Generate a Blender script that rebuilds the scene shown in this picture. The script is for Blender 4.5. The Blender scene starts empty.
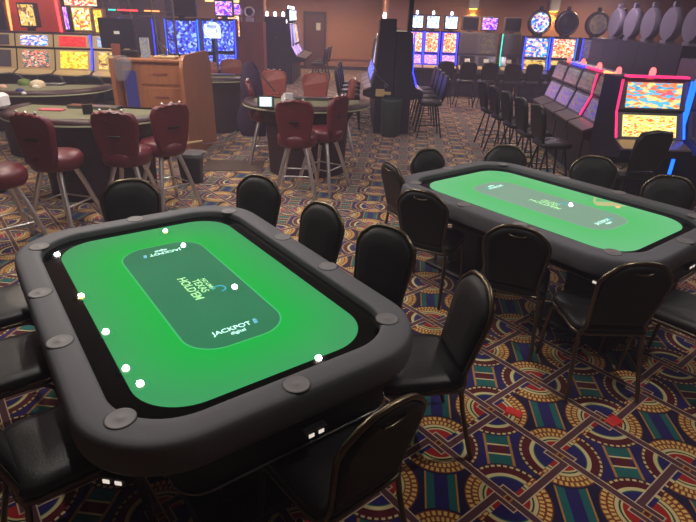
import bpy, math, random
from mathutils import Vector, Matrix
PI = math.pi
rnd = random.Random(7)
sc = bpy.context.scene
COL = sc.collection

# ------------------------------------------------------------------ camera
F_PX, PITCH, ROLL, CAMH = 524.82, 0.43666, 0.031637, 2.0
fw = Vector((0, math.cos(PITCH), -math.sin(PITCH)))
r0 = Vector((1, 0, 0)); u0 = r0.cross(fw)
RT = math.cos(ROLL) * r0 + math.sin(ROLL) * u0
UP = -math.sin(ROLL) * r0 + math.cos(ROLL) * u0
cd = bpy.data.cameras.new('camera'); cam = bpy.data.objects.new('camera', cd); COL.objects.link(cam)
M = Matrix((RT, UP, -fw)).transposed().to_4x4(); M.translation = (0, 0, CAMH)
cam.matrix_world = M
cd.sensor_fit = 'HORIZONTAL'; cd.sensor_width = 36; cd.lens = 36 * F_PX / 696
cd.clip_start = .05; cd.clip_end = 100
sc.camera = cam

def ray(px, py): return RT * ((px - 348) / F_PX) - UP * ((py - 261) / F_PX) + fw
def at(px, py, z):                     # world point on the height z
    d = ray(px, py); t = (z - CAMH) / d.z; return Vector((d.x * t, d.y * t, z))
def atY(px, py, Y):
    d = ray(px, py); t = Y / d.y; return Vector((d.x * t, Y, CAMH + d.z * t))

# ------------------------------------------------------------------ mesh builder
def rot_z(a): return Matrix.Rotation(a, 4, 'Z')
class MB:
    def __init__(s): s.v = []; s.f = []; s.sm = []
    def add(s, vs, fs, smooth=False, M=None):
        n = len(s.v)
        s.v += [tuple(M @ Vector(p)) if M else tuple(p) for p in vs]
        for f in fs: s.f.append([i + n for i in f]); s.sm.append(smooth)
        return s
    def box(s, x0, x1, y0, y1, z0, z1, b=0.0, M=None):
        if b <= 0:
            vs = [(x, y, z) for z in (z0, z1) for x, y in ((x0, y0), (x1, y0), (x1, y1), (x0, y1))]
            return s.add(vs, [(3, 2, 1, 0), (4, 5, 6, 7), (0, 1, 5, 4), (1, 2, 6, 5), (2, 3, 7, 6), (3, 0, 4, 7)], False, M)
        cx, cy = (x0 + x1) / 2, (y0 + y1) / 2
        A, B = (x1 - x0) / 2, (y1 - y0) / 2
        secs = [(A - b, B - b, z0), (A, B, z0 + b), (A, B, z1 - b), (A - b, B - b, z1)]
        return s.loft([[(cx + x, cy + y, z) for x, y in rr(a, c, min(b, a * .9, c * .9), 2)] for a, c, z in secs], True, True, False, M)
    def loft(s, rings, cap0=True, cap1=True, smooth=True, M=None, closed=True):
        n = len(rings[0]); vs = [p for r in rings for p in r]; fs = []
        for k in range(len(rings) - 1):
            for i in range(n if closed else n - 1):
                j = (i + 1) % n
                fs.append((k * n + i, k * n + j, (k + 1) * n + j, (k + 1) * n + i))
        s.add(vs, fs, smooth, M)
        if cap0: s.add(rings[0], [tuple(range(n))[::-1]], False, M)
        if cap1: s.add(rings[-1], [tuple(range(n))], False, M)
        return s
    def tube(s, path, r, n=8, closed=False, M=None, r1=None):
        P = [Vector(p) for p in path]; m = len(P); rings = []
        prev = None
        for i, p in enumerate(P):
            if closed: t = (P[(i + 1) % m] - P[i - 1]).normalized()
            else: t = (P[min(i + 1, m - 1)] - P[max(i - 1, 0)]).normalized()
            if prev is None:
                a = t.cross(Vector((0, 0, 1)))
                if a.length < .1: a = t.cross(Vector((1, 0, 0)))
            else: a = prev - t * prev.dot(t)
            a.normalize(); prev = a; b = t.cross(a)
            rad = r if r1 is None else r + (r1 - r) * i / (m - 1)
            rings.append([tuple(p + (a * math.cos(2 * PI * k / n) + b * math.sin(2 * PI * k / n)) * rad) for k in range(n)])
        if closed: rings.append(rings[0])
        return s.loft(rings, not closed, not closed, True, M)
    def lathe(s, prof, n=20, M=None, smooth=True, c=(0, 0)):
        rings = [[(c[0] + r * math.cos(2 * PI * k / n), c[1] + r * math.sin(2 * PI * k / n), z) for k in range(n)] for r, z in prof]
        return s.loft(rings, True, True, smooth, M)
    def prism(s, poly, y0, y1, M=None, axis='x', smooth=False):
        # poly of (a, z): extruded along x when axis=='x' (a = y), or along y when axis=='y' (a = x)
        if axis == 'x': rings = [[(y, a, z) for a, z in poly] for y in (y0, y1)]
        else: rings = [[(a, y, z) for a, z in poly] for y in (y0, y1)]
        return s.loft(rings, True, True, smooth, M)
    def build(s, name, mat, parent=None, loc=None):
        me = bpy.data.meshes.new(name); me.from_pydata(s.v, [], s.f); me.update()
        import bmesh
        bm = bmesh.new(); bm.from_mesh(me); bmesh.ops.recalc_face_normals(bm, faces=bm.faces); bm.to_mesh(me); bm.free()
        for p, f in zip(me.polygons, s.sm): p.use_smooth = f
        me.materials.append(mat)
        o = bpy.data.objects.new(name, me); COL.objects.link(o)
        if parent: o.parent = parent
        if loc: o.location = loc
        return o
def rr(a, b, R, n=8):
    pts = []
    for cx, cy, s0 in ((a - R, b - R, 0), (-a + R, b - R, 1), (-a + R, -b + R, 2), (a - R, -b + R, 3)):
        for k in range(n + 1):
            t = (s0 + k / n) * PI / 2
            pts.append((cx + R * math.cos(t), cy + R * math.sin(t)))
    return pts
def tag(o, label, cat, group=None, kind=None):
    o['label'] = label; o['category'] = cat
    if group: o['group'] = group
    if kind: o['kind'] = kind
    return o
def thing(name, label, cat, loc=(0, 0, 0), rz=0, group=None):
    o = bpy.data.objects.new(name, None); COL.objects.link(o); o.empty_display_size = .1
    o.location = loc; o.rotation_euler = (0, 0, rz)
    return tag(o, label, cat, group)
def struct(name, mb, mat):
    o = mb.build(name, mat); o['kind'] = 'structure'; return o
def dup(root, loc, rz, label, group=None):
    r = root.copy(); COL.objects.link(r); r.location = loc; r.rotation_euler = (0, 0, rz); r['label'] = label
    if group: r['group'] = group
    for ch in list(root.children):
        c = ch.copy(); COL.objects.link(c); c.parent = r
        for g in list(ch.children):
            d = g.copy(); COL.objects.link(d); d.parent = c
    return r

# ------------------------------------------------------------------ materials
def lin(c):
    return tuple(((x / 255) / 12.92 if x / 255 <= .04045 else ((x / 255 + .055) / 1.055) ** 2.4) for x in c)
class E:                                # a tiny expression layer over math nodes
    nt = None
    def __init__(s, x): s.s = x
    @staticmethod
    def op(o, *a, clamp=False):
        n = E.nt.nodes.new('ShaderNodeMath'); n.operation = o; n.use_clamp = clamp
        for i, x in enumerate(a):
            if isinstance(x, E): E.nt.links.new(x.s, n.inputs[i])
            else: n.inputs[i].default_value = x
        return E(n.outputs[0])
    def __add__(s, o): return E.op('ADD', s, o)
    __radd__ = __add__
    def __sub__(s, o): return E.op('SUBTRACT', s, o)
    def __rsub__(s, o): return E.op('SUBTRACT', o, s)
    def __mul__(s, o): return E.op('MULTIPLY', s, o)
    __rmul__ = __mul__
    def __truediv__(s, o): return E.op('DIVIDE', s, o)
    def __lt__(s, o): return E.op('LESS_THAN', s, o)
    def __gt__(s, o): return E.op('GREATER_THAN', s, o)
def eabs(a): return E.op('ABSOLUTE', a)
def efloor(a): return E.op('FLOOR', a)
def efrac(a): return E.op('FRACT', a)
def emax(a, b): return E.op('MAXIMUM', a, b)
def emin(a, b): return E.op('MINIMUM', a, b)
def band(x, a, b): return (x > a) * (x < b)
def mixc(f, a, b):                      # colour a where f=0, b where f=1
    n = E.nt.nodes.new('ShaderNodeMix'); n.data_type = 'RGBA'
    for sock, x in ((n.inputs[0], f), (n.inputs[6], a), (n.inputs[7], b)):
        if isinstance(x, E): E.nt.links.new(x.s, sock)
        elif isinstance(x, tuple): sock.default_value = (*x, 1)
        else: sock.default_value = x
    return E(n.outputs[2])
def coords(kind='Object'):
    n = E.nt.nodes.new('ShaderNodeTexCoord'); sp = E.nt.nodes.new('ShaderNodeSeparateXYZ')
    E.nt.links.new(n.outputs[kind], sp.inputs[0]); return [E(o) for o in sp.outputs], E(n.outputs[kind])
def noise(vec, scale, detail=2, rough=.5, color=False):
    n = E.nt.nodes.new('ShaderNodeTexNoise'); n.inputs['Scale'].default_value = scale
    n.inputs['Detail'].default_value = detail; n.inputs['Roughness'].default_value = rough
    E.nt.links.new(vec.s, n.inputs['Vector']); return E(n.outputs[1 if color else 0])
def newmat(name):
    m = bpy.data.materials.new(name); m.use_nodes = True; E.nt = m.node_tree
    return m, m.node_tree.nodes['Principled BSDF']
def pbr(name, col, rough=.5, metal=0.0, spec=.5, bump=0.0, bscale=60, vary=.0, emit=None, es=0, coat=0):
    m, b = newmat(name)
    c = lin(col)
    b.inputs['Roughness'].default_value = rough; b.inputs['Metallic'].default_value = metal
    b.inputs['Specular IOR Level'].default_value = spec; b.inputs['Coat Weight'].default_value = coat
    _, vec = coords()
    n = noise(vec, bscale * .15, 3)
    k = .0 + vary
    mx = mixc(n, tuple(x * (1 - k) for x in c), tuple(min(1, x * (1 + k)) for x in c))
    E.nt.links.new(mx.s, b.inputs['Base Color'])
    if bump:
        nn = noise(vec, bscale, 3); bp = E.nt.nodes.new('ShaderNodeBump'); bp.inputs['Strength'].default_value = bump
        bp.inputs['Distance'].default_value = .004
        E.nt.links.new(nn.s, bp.inputs['Height']); E.nt.links.new(bp.outputs[0], b.inputs['Normal'])
    if emit:
        b.inputs['Emission Color'].default_value = (*lin(emit), 1); b.inputs['Emission Strength'].default_value = es
    return m
def glow(name, col, st):
    m, b = newmat(name); b.inputs['Base Color'].default_value = (.02, .02, .02, 1)
    b.inputs['Emission Color'].default_value = (*lin(col), 1); b.inputs['Emission Strength'].default_value = st
    b.inputs['Roughness'].default_value = .3
    return m

# carpet: circles on a square lattice, quadrants of beads and of blue, a fret band through them
def carpet():
    m, b = newmat('casino_carpet')
    (x, y, z), vec = coords()
    L = .434; A = math.radians(-50.8); ca, sa = math.cos(A), math.sin(A); ox, oy = 1.1122, 2.0206
    dx, dy = x - ox, y - oy
    u = (dx * ca + dy * sa) / L; v = (dy * ca - dx * sa) / L
    iu, iv = efloor(u + .5), efloor(v + .5)
    fu, fv = u - iu, v - iv
    par = efloor(efrac((iu + iv) / 2) * 2 + .5)                       # 0 / 1
    quad = (fu * fv < 0) * 1.0                                         # up/down wedge
    red = eabs(quad - par)                                            # 1 = beads here
    r = E.op('SQRT', fu * fu + fv * fv); th = E.op('ARCTAN2', fv, fu)
    navy, deep, maroon, redc = lin((36, 26, 98)), lin((26, 16, 58)), lin((92, 16, 28)), lin((172, 28, 28))
    teal, gold, cream, mauve = lin((24, 100, 98)), lin((186, 130, 62)), lin((222, 206, 150)), lin((92, 54, 62))
    line, green, purp = lin((214, 190, 160)), lin((30, 66, 40)), lin((60, 24, 60))
    # gap between circles
    gu, gv = efrac(u) - .5, efrac(v) - .5
    gp = efloor(efrac((efloor(u) + efloor(v)) / 2) * 2 + .5)
    p, q = eabs(gu + gv) * .7071, eabs(gv - gu) * .7071
    ga = mixc(q < .085, teal, mixc(q < .062, cream, mixc(p < .1, navy, maroon)))
    ga = mixc(band(p, .13, .16), ga, gold); ga = mixc(p > .16, ga, navy)
    gb = mixc(p < .16, mixc(p < .18, deep, gold), mixc(p < .075, teal, navy))
    gap = mixc(gp, ga, gb)
    # blue quadrant
    ct = efrac(th * (40 / (2 * PI)))
    blue = mixc(r > .285, navy, mixc(r > .3, lin((40, 110, 90)), cream))
    blue = mixc(r > .345, blue, maroon)
    blue = mixc(r > .435, blue, mixc(band(ct, .2, .8), maroon, cream))
    blue = mixc(r > .462, blue, purp)
    # bead quadrant
    bt = band(efrac(th * (44 / (2 * PI)) + (r > .39) * .5), .22, .8)
    bead = bt * band(efrac((r - .315) / .072), .12, .82)
    rq = mixc(r > .228, redc, cream); rq = mixc(r > .25, rq, green); rq = mixc(r > .27, rq, cream)
    rq = mixc(r > .31, rq, mixc(bead, lin((140, 60, 26)), lin((232, 196, 112))))
    rq = mixc(r > .46, rq, deep)
    circ = mixc(red, blue, rq)
    col = mixc(r < .485, gap, circ)
    # fret bands
    au, av = eabs(fu), eabs(fv)
    s = efloor(efrac(efloor(v) / 2) * 2 + .5) * 2 - 1
    d2 = eabs(fu - s * .1)
    key = (av < .115) * (au < .152)
    kedge = key * (1 - (av < .1) * (au < .138))
    vb = (d2 < .052) * (1 - key); ve = vb * (d2 > .038)
    ub = (av < .05); ue = ub * (av > .037)
    col = mixc(emax(key, vb), col, mauve)
    col = mixc(emax(kedge * (1 - (d2 < .04)), ve), col, line)
    col = mixc(ub, col, mauve); col = mixc(ue, col, line)
    dm = emax(au, av)
    col = mixc(dm < .042, col, gold); col = mixc(dm < .026, col, maroon)
    n = noise(vec, 260, 2)
    col2 = mixc(n, (0.0, 0.0, 0.0), (1.0, 1.0, 1.0))
    mul = E.nt.nodes.new('ShaderNodeMix'); mul.data_type = 'RGBA'; mul.blend_type = 'OVERLAY'; mul.inputs[0].default_value = .25
    E.nt.links.new(col.s, mul.inputs[6]); E.nt.links.new(col2.s, mul.inputs[7])
    E.nt.links.new(mul.outputs[2], b.inputs['Base Color'])
    b.inputs['Roughness'].default_value = .9; b.inputs['Specular IOR Level'].default_value = .25
    b.inputs['Sheen Weight'].default_value = .2
    bp = E.nt.nodes.new('ShaderNodeBump'); bp.inputs['Strength'].default_value = .5; bp.inputs['Distance'].default_value = .003
    E.nt.links.new(n.s, bp.inputs['Height']); E.nt.links.new(bp.outputs[0], b.inputs['Normal'])
    return m

def felt_screen(name, k, c1, c2, c3, c4, c5):
    m, b = newmat(name)
    (x, y, z), vec = coords()
    # signed distance to the inner oval panel of the picture shown on the display
    qx, qy = eabs(x) - .435, eabs(y) - .075
    mx_, my_ = emax(qx, 0.0), emax(qy, 0.0)
    sd = E.op('SQRT', mx_ * mx_ + my_ * my_) + emin(emax(qx, qy), 0.0) - .15
    near = E.op('MULTIPLY', eabs(sd), 3.2, clamp=True)
    outer = mixc(near, lin(c1), lin(c2))  # greyer away from the oval: screen washout put into the colour
    inner = mixc(noise(vec, 2.5, 1), lin(c3), lin(c4))
    col = mixc(sd < 0.0, outer, inner)
    col = mixc(eabs(sd) < .004, col, lin(c5))
    E.nt.links.new(col.s, b.inputs['Emission Color']); b.inputs['Emission Strength'].default_value = k
    b.inputs['Base Color'].default_value = (.01, .014, .012, 1)
    b.inputs['Roughness'].default_value = .004; b.inputs['Specular IOR Level'].default_value = .8
    return m

def artwork(name, cols, strength, scale=7, grid=None, seed=0):
    """backlit game artwork: coloured cells, optional reel grid"""
    m, b = newmat(name)
    (x, y, z), vec = coords('Generated')
    mp = E.nt.nodes.new('ShaderNodeMapping'); mp.inputs['Location'].default_value = (seed * 1.7, seed * .9, seed * 2.3)
    E.nt.links.new(vec.s, mp.inputs[0]); vv = E(mp.outputs[0])
    vo = E.nt.nodes.new('ShaderNodeTexVoronoi'); vo.inputs['Scale'].default_value = scale * 1.9
    E.nt.links.new(vv.s, vo.inputs['Vector'])
    sp = E.nt.nodes.new('ShaderNodeSeparateColor'); E.nt.links.new(vo.outputs['Color'], sp.inputs[0])
    rp = E.nt.nodes.new('ShaderNodeValToRGB'); cr = rp.color_ramp; cr.interpolation = 'CONSTANT'
    cr.elements[0].position = 0; cr.elements[0].color = (*lin(cols[0]), 1)
    cr.elements[1].position = 1 / len(cols); cr.elements[1].color = (*lin(cols[1]), 1)
    for i, c in enumerate(cols[2:], 2):
        e = cr.elements.new(i / len(cols)); e.color = (*lin(c), 1)
    nz = noise(vv, scale * .6, 2)
    E.nt.links.new((E(sp.outputs[0]) * .7 + nz * .3).s, rp.inputs[0])
    col = E(rp.outputs[0])
    if grid:
        gx, gz = efrac(x * grid[0]), efrac(z * grid[1])
        ln = emax(eabs(gx - .5) > .42, eabs(gz - .5) > .42)
        col = mixc(ln, col, lin(grid[2]))
    E.nt.links.new(col.s, b.inputs['Emission Color']); b.inputs['Emission Strength'].default_value = strength
    b.inputs['Base Color'].default_value = (.02, .02, .02, 1); b.inputs['Roughness'].default_value = .15
    return m

def wood(name, c1, c2, rough=.45):
    m, b = newmat(name)
    (x, y, z), vec = coords()
    mp = E.nt.nodes.new('ShaderNodeMapping'); mp.inputs['Scale'].default_value = (14, 14, 1.2)
    E.nt.links.new(vec.s, mp.inputs[0])
    n = noise(E(mp.outputs[0]), 2.2, 5, .6)
    E.nt.links.new(mixc(n, lin(c1), lin(c2)).s, b.inputs['Base Color']); b.inputs['Roughness'].default_value = rough
    return m

MT = dict(
    carpet=carpet(),
    wall=pbr('orange_brown_wall_paint', (184, 128, 98), .85, bump=.15, bscale=40, vary=.06),
    wall2=pbr('rose_brown_wall_paint', (166, 114, 100), .85, bump=.15, bscale=40, vary=.06),
    redwall=pbr('glowing_brick_red_paint', (196, 74, 62), .6, vary=.06, emit=(196, 70, 60), es=.12),  # board is no lamp; a faint red glow is put into its paint
    ceil=pbr('pale_ceiling_tile', (205, 196, 186), .9, bump=.2, bscale=80, vary=.03),
    rail=pbr('grey_padded_rail_vinyl', (100, 100, 106), .6, spec=.35, bump=.12, bscale=220, vary=.06),
    cup=pbr('grey_cup_cap_plastic', (122, 118, 120), .5, vary=.05),
    bezel=pbr('gloss_black_bezel', (7, 9, 10), .02, spec=.25),
    apron=pbr('matt_black_apron', (16, 15, 17), .55),
    trim=pbr('brushed_trim_metal', (130, 128, 128), .3, metal=1),
    vinyl=pbr('black_chair_vinyl', (25, 23, 25), .42, spec=.5, bump=.25, bscale=160, vary=.15),
    vinyl2=pbr('charcoal_chair_vinyl', (30, 27, 28), .52, spec=.4, bump=.2, bscale=160, vary=.12),
    bronze=pbr('dark_bronze_tube', (118, 106, 88), .32, metal=1, vary=.1),
    redv=pbr('oxblood_vinyl', (98, 34, 42), .38, spec=.5, bump=.2, bscale=120, vary=.1),
    roset=pbr('rust_vinyl', (150, 72, 62), .5, vary=.08),
    chrome=pbr('chrome_tube', (226, 222, 222), .35, metal=1, vary=.04),
    blackm=pbr('black_painted_metal', (17, 15, 20), .4, vary=.1),
    cabinet=pbr('black_laminate_cabinet', (28, 22, 44), .45, vary=.12),
    grey=pbr('grey_cabinet_plastic', (98, 92, 104), .4, vary=.06),
    cream=pbr('cream_machine_trim', (204, 176, 128), .45, vary=.06),
    maroonc=pbr('maroon_cabinet_side', (58, 28, 42), .5, vary=.08),
    deck=pbr('silver_button_deck', (150, 138, 140), .3, metal=.5),
    wood=wood('oak_veneer', (138, 82, 50), (186, 120, 76)),
    wood2=wood('reddish_wood_veneer', (120, 62, 52), (150, 84, 68)),
    feltg=pbr('olive_table_felt', (120, 118, 92), .95, bump=.2, vary=.12),
    tabrail=pbr('pale_green_table_edge', (178, 182, 150), .45, vary=.05),
    darkrail=pbr('dark_leather_table_rail', (58, 30, 34), .45),
    bodym=pbr('maroon_table_body', (50, 20, 28), .6, vary=.08),
    white=pbr('white_plastic', (222, 218, 224), .5),
    paper=pbr('white_paper', (232, 228, 222), .8),
    bing=pbr('dark_green_bin_plastic', (44, 56, 52), .5),
    bag=pbr('crinkled_clear_liner', (170, 168, 178), .25, bump=1, bscale=30),
    mat=pbr('brown_floor_mat', (92, 74, 66), .9, vary=.15, bump=.3),
    disc=pbr('grey_disc_plastic', (118, 110, 126), .5),
    bluesur=glow('blue_lit_surround', (34, 40, 230), .8),
    bluebox=glow('blue_cardboard_glow', (60, 60, 150), .25),  # cardboard is no lamp; a faint glow is put into its blue
    door=pbr('dark_red_door_paint', (92, 48, 46), .5),
    dframe=pbr('dark_door_frame', (48, 34, 48), .5),
    amber=glow('amber_sconce_glow', (255, 190, 60), 9),
    lampw=glow('white_lamp_lens', (255, 244, 226), 30),
    lampy=glow('warm_lamp_lens', (255, 196, 92), 30),
    bluetube=glow('blue_light_strip', (40, 48, 255), 3),
    cyantube=glow('bright_blue_light_strip', (20, 90, 255), 2.2),
    pinktube=glow('pink_light_strip', (255, 44, 110), 1.2),
    redtube=glow('red_light_strip', (255, 46, 50), 3.5),
    orangetube=glow('orange_light_strip', (255, 120, 60), 3),
    tealtube=glow('teal_light_strip', (40, 200, 170), 2),
    whiteglow=glow('white_candle_lens', (250, 240, 255), 4),
    lilac=glow('lilac_light_strip', (190, 160, 250), 1.2),
    redglow=glow('red_candle_lens', (255, 80, 80), 3),
    letter=glow('white_screen_lettering', (190, 255, 235), .9),
    letterc=glow('cyan_screen_mark', (60, 170, 190), .7),
    lettery=glow('pale_green_screen_lettering', (150, 225, 140), .8),
    usb=glow('lit_usb_socket', (255, 240, 226), .5),
    felt1=felt_screen('green_poker_display', .62, (6, 184, 68), (60, 158, 96), (36, 118, 80), (58, 138, 98), (66, 196, 112)),
    felt2=felt_screen('glare_paled_poker_display', .76, (78, 182, 100), (98, 180, 120), (116, 150, 126), (126, 158, 136), (110, 180, 128)),  # same green display, its milky glare put into the colours
    off=pbr('unlit_display_glass', (40, 36, 52), .2),
    offg=pbr('unlit_grey_display', (88, 80, 92), .35),
)
MT['bag'].node_tree.nodes['Principled BSDF'].inputs['Alpha'].default_value = .3
ART = [
    artwork('art_blue_white', [(50, 150, 230), (235, 240, 250), (40, 90, 210), (240, 170, 150), (90, 190, 235)], 1.1, 5, seed=1),
    artwork('art_red', [(215, 40, 44), (205, 34, 44), (225, 60, 50), (200, 30, 50)], 1.0, 4, seed=2),
    artwork('art_yellow_reels', [(250, 210, 30), (255, 235, 70), (235, 150, 30), (255, 250, 150)], 1.1, 6, seed=3),
    artwork('art_red_letters', [(240, 90, 80), (90, 60, 70), (250, 150, 120), (70, 120, 110), (235, 220, 190)], .9, 8, seed=4),
    artwork('art_gold', [(235, 170, 50), (240, 210, 130), (130, 80, 60), (235, 190, 80), (250, 230, 190)], .9, 4, seed=5),
    artwork('art_bonus', [(245, 190, 50), (240, 90, 50), (255, 240, 200), (250, 220, 90), (255, 255, 240)], 1.2, 5, seed=6),
    artwork('art_pink_violet', [(180, 60, 240), (250, 130, 230), (90, 50, 240), (255, 210, 240), (60, 60, 255)], 1.1, 5, seed=7),
    artwork('art_orange_reels', [(250, 110, 50), (255, 190, 120), (255, 235, 210), (220, 60, 60), (250, 150, 60)], 1.2, 7, seed=8),
    artwork('art_lilac_reels', [(240, 190, 240), (220, 110, 170), (255, 225, 240), (150, 110, 240), (240, 150, 160)], 1.1, 8, seed=9),
    artwork('art_beach', [(60, 150, 200), (250, 130, 80), (250, 210, 140), (90, 180, 210), (240, 90, 110)], 1.0, 5, seed=10),
    artwork('art_reel_grid', [(255, 240, 130), (250, 225, 90), (255, 250, 190), (240, 120, 60), (250, 235, 110)], 1.1, 9, (5, 3, (235, 215, 120)), seed=11),
    artwork('art_purple_grey', [(110, 90, 130), (140, 120, 150), (90, 80, 200), (150, 130, 130)], .45, 5, seed=12),
    artwork('art_brown_grey', [(120, 100, 96), (150, 120, 90), (100, 84, 100), (130, 110, 110)], .4, 4, seed=13),
    artwork('art_ice', [(235, 245, 255), (150, 190, 255), (255, 255, 255), (110, 130, 250)], 1.6, 4, seed=14),
    artwork('art_teal_silver', [(90, 190, 190), (190, 200, 230), (120, 140, 230), (230, 190, 240)], .9, 6, seed=15),
    artwork('art_white_page', [(245, 250, 250), (240, 250, 245), (250, 250, 240), (235, 240, 245)], 1.1, 6, (1, 6, (150, 200, 205)), seed=16),
    artwork('art_deep_blue', [(20, 30, 220), (60, 90, 255), (40, 30, 150), (140, 170, 255), (30, 24, 120)], 1.3, 7, seed=18),
]

# ------------------------------------------------------------------ room
Z = 3.1
struct('floor', MB().box(-11, 12, -2.5, 24, -.05, 0), MT['carpet'])
struct('ceiling', MB().box(-11, 12, -2.5, 24, Z, Z + .05), MT['ceil'])
struct('wall_back', MB().box(-11, .98, 22.8, 23, 0, Z), MT['wall'])
struct('wall_jog', MB().box(.98, 1.16, 17.4, 23, 0, Z), MT['wall2'])
struct('wall_right_back', MB().box(1.16, 12, 17.4, 17.6, 0, Z), MT['wall2'])
struct('wall_left', MB().box(-11.1, -11, -2.5, 23, 0, Z), MT['wall2'])
struct('wall_right', MB().box(12, 12.1, -2.5, 17.6, 0, Z), MT['wall2'])
struct('wall_front', MB().box(-11, 12, -2.6, -2.5, 0, Z), MT['wall2'])
struct('baseboard_back', MB().box(-11, .97, 22.76, 22.8, 0, .13), MT['dframe'])
struct('trim_1', MB().box(-1.05, .97, 22.74, 22.8, .38, .44), MT['wood'])
struct('wall_pier', MB().box(-4.15, -3.02, 19, 19.6, 0, Z), MT['wall2'])
d = struct('door_1', MB().box(-1.95, -1.25, 22.72, 22.8, 0, 2.0), MT['door'])
struct_frame = MB().box(-2.05, -1.95, 22.68, 22.8, 0, 2.12).box(-1.25, -1.17, 22.68, 22.8, 0, 2.12).box(-1.95, -1.25, 22.68, 22.8, 2.0, 2.12).build('door_frame', MT['dframe'], d)
tag(MB().box(-1.55, -1.38, 22.69, 22.715, 1.45, 1.72).build('notice', MT['paper']), 'small white notice fixed on the dark red door in the far wall', 'notice')

# ------------------------------------------------------------------ text
def lettering(txt, size, mat, parent, loc, rz, name='lettering'):
    cu = bpy.data.curves.new(name, 'FONT'); cu.body = txt; cu.size = size; cu.align_x = 'CENTER'; cu.align_y = 'CENTER'
    cu.extrude = .0004; cu.offset = size * .012
    o = bpy.data.objects.new('tmp', cu); COL.objects.link(o)
    dg = bpy.context.evaluated_depsgraph_get(); me = bpy.data.meshes.new_from_object(o.evaluated_get(dg))
    bpy.data.objects.remove(o); me.name = name; me.materials.clear(); me.materials.append(mat)
    t = bpy.data.objects.new(name, me); COL.objects.link(t); t.parent = parent; t.location = loc; t.rotation_euler = (0, 0, rz)
    return t

# ------------------------------------------------------------------ poker tables
def poker_table(loc, rz, label, felt, ports):
    t = thing('poker_table', label, 'poker table', loc, rz, 'electronic poker tables')
    OA, OB, OR = 1.052, .70, .34; IA, IB, IR = .925, .575, .25
    def ring(k, z, grow=0):           # k 0 = inner edge, 1 = outer edge
        a = IA + (OA - IA) * k + grow; b = IB + (OB - IB) * k + grow; R = IR + (OR - IR) * k + grow
        return [(x, y, z) for x, y in rr(a, b, R, 12)]
    secs = [(.0, .757), (0, .78), (.02, .79), (.07, .7945), (.3, .796), (.7, .796), (.86, .7935), (.93, .788), (.975, .773), (.997, .75), (1.0, .72), (1.0, .69), (.97, .675), (.9, .67), (.3, .67)]
    MB().loft([ring(k, z) for k, z in secs], False, False, True).build('padded_rail', MT['rail'], t)
    # bezel: a ring between rail and display
    o_ = [(x, y, .7575) for x, y in rr(IA + .004, IB + .004, IR, 12)]; i_ = [(x, y, .7575) for x, y in rr(.8545, .487, .21, 12)]
    i2 = [(x, y, .75) for x, y, _ in i_]; o2 = [(x, y, .75) for x, y, _ in o_]
    MB().loft([o2, o_, i_, i2], False, False, False).build('bezel', MT['bezel'], t)
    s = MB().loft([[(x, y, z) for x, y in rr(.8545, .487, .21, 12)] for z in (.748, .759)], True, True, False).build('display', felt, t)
    for sx, rot in ((1, PI / 2), (-1, -PI / 2)):
        e = .4 if False else .47
        lettering('JACKPOT', .042, MT['letter'], s, (sx * e, -.012 * sx, .7595), rot)
        lettering('digital', .03, MT['letter'], s, (sx * (e + .036), 0, .7595), rot)
        MB().add([(x, y, .7597) for x, y in ((-.012, -.018), (.006, -.02), (.014, .012), (.008, .022), (-.004, .018))], [(0, 1, 2, 3, 4)],
                 M=Matrix.Translation((sx * (e - .002), sx * .098, 0)) @ rot_z(rot)).build('logo_mark', MT['letterc'], s)
    for txt, yy, sz in (('NO LIMIT', .062, .032), ('TEXAS', .022, .052), ("HOLD'EM", -.03, .062)):
        lettering(txt, sz, MT['lettery'], s, (.02, yy, .7595), 0)
    MB().tube([(.1 + .03 * math.cos(a * .35), .09 + .03 * math.sin(a * .35), .76) for a in range(0, 14)], .004, 4).build('logo_swirl', MT['letterc'], s)
    # ten flat cup caps let into the rail
    for cx, cy in ((-.992, 0), (.992, 0), (-.24, -.641), (.24, -.641), (-.24, .641), (.24, .641), (-.825, -.563), (.825, -.563), (-.825, .563), (.825, .563)):
        c = MB().lathe([(.05, .79), (.05, .7975), (.048, .799), (.043, .7985), (.04, .798), (.012, .798), (.01, .7987), (.001, .799)], 24, c=(cx, cy)).build('cup_cap', MT['cup'], t)
        MB().lathe([(.0525, .79), (.0525, .797), (.0502, .797), (.0502, .79)], 24, c=(cx, cy)).build('cap_ring', MT['apron'], c)
    MB().loft([[(x, y, z) for x, y in rr(a, b, .1, 6)] for a, b, z in ((1.0, .43, .52), (1.02, .45, .53), (1.02, .45, .6), (1.0, .6, .68))], True, True, True).build('apron', MT['apron'], t)
    MB().tube([(x, y, .527) for x, y in rr(1.025, .455, .1, 6)], .005, 6, True).build('trim_strip', MT['trim'], t)
    for sx in (-.55, .55):
        MB().box(sx - .16, sx + .16, -.2, .2, .04, .53, .02).build('pedestal', MT['apron'], t)
        MB().box(sx - .3, sx + .3, -.34, .34, 0, .045, .015).build('foot_plate', MT['apron'], t)
    for (px, py, ang) in ports:
        P = at(px, py, .615); v = rot_z(-rz) @ (P - Vector(loc)); v.z = .615
        q = MB().box(-.05, .05, -.012, .02, -.018, .018, .004, M=Matrix.Translation(v) @ rot_z(ang)).build('usb_socket_box', MT['apron'], t)
        for k in (-.021, .021):
            MB().box(k - .011, k + .011, -.016, -.0125, -.007, .007, M=Matrix.Translation(v) @ rot_z(ang)).build('usb_socket', MT['usb'], q)
    return t
A1, A2 = math.radians(-53.27), math.radians(-51.87)
T1 = (-.764, 2.314, 0); T2 = (1.475, 3.813, 0)
poker_table(T1, A1, 'large poker table with saturated green display, nearest in the room', MT['felt1'],
            [(314.5, 431, PI / 2), (114.5, 479, PI / 4)])
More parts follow.
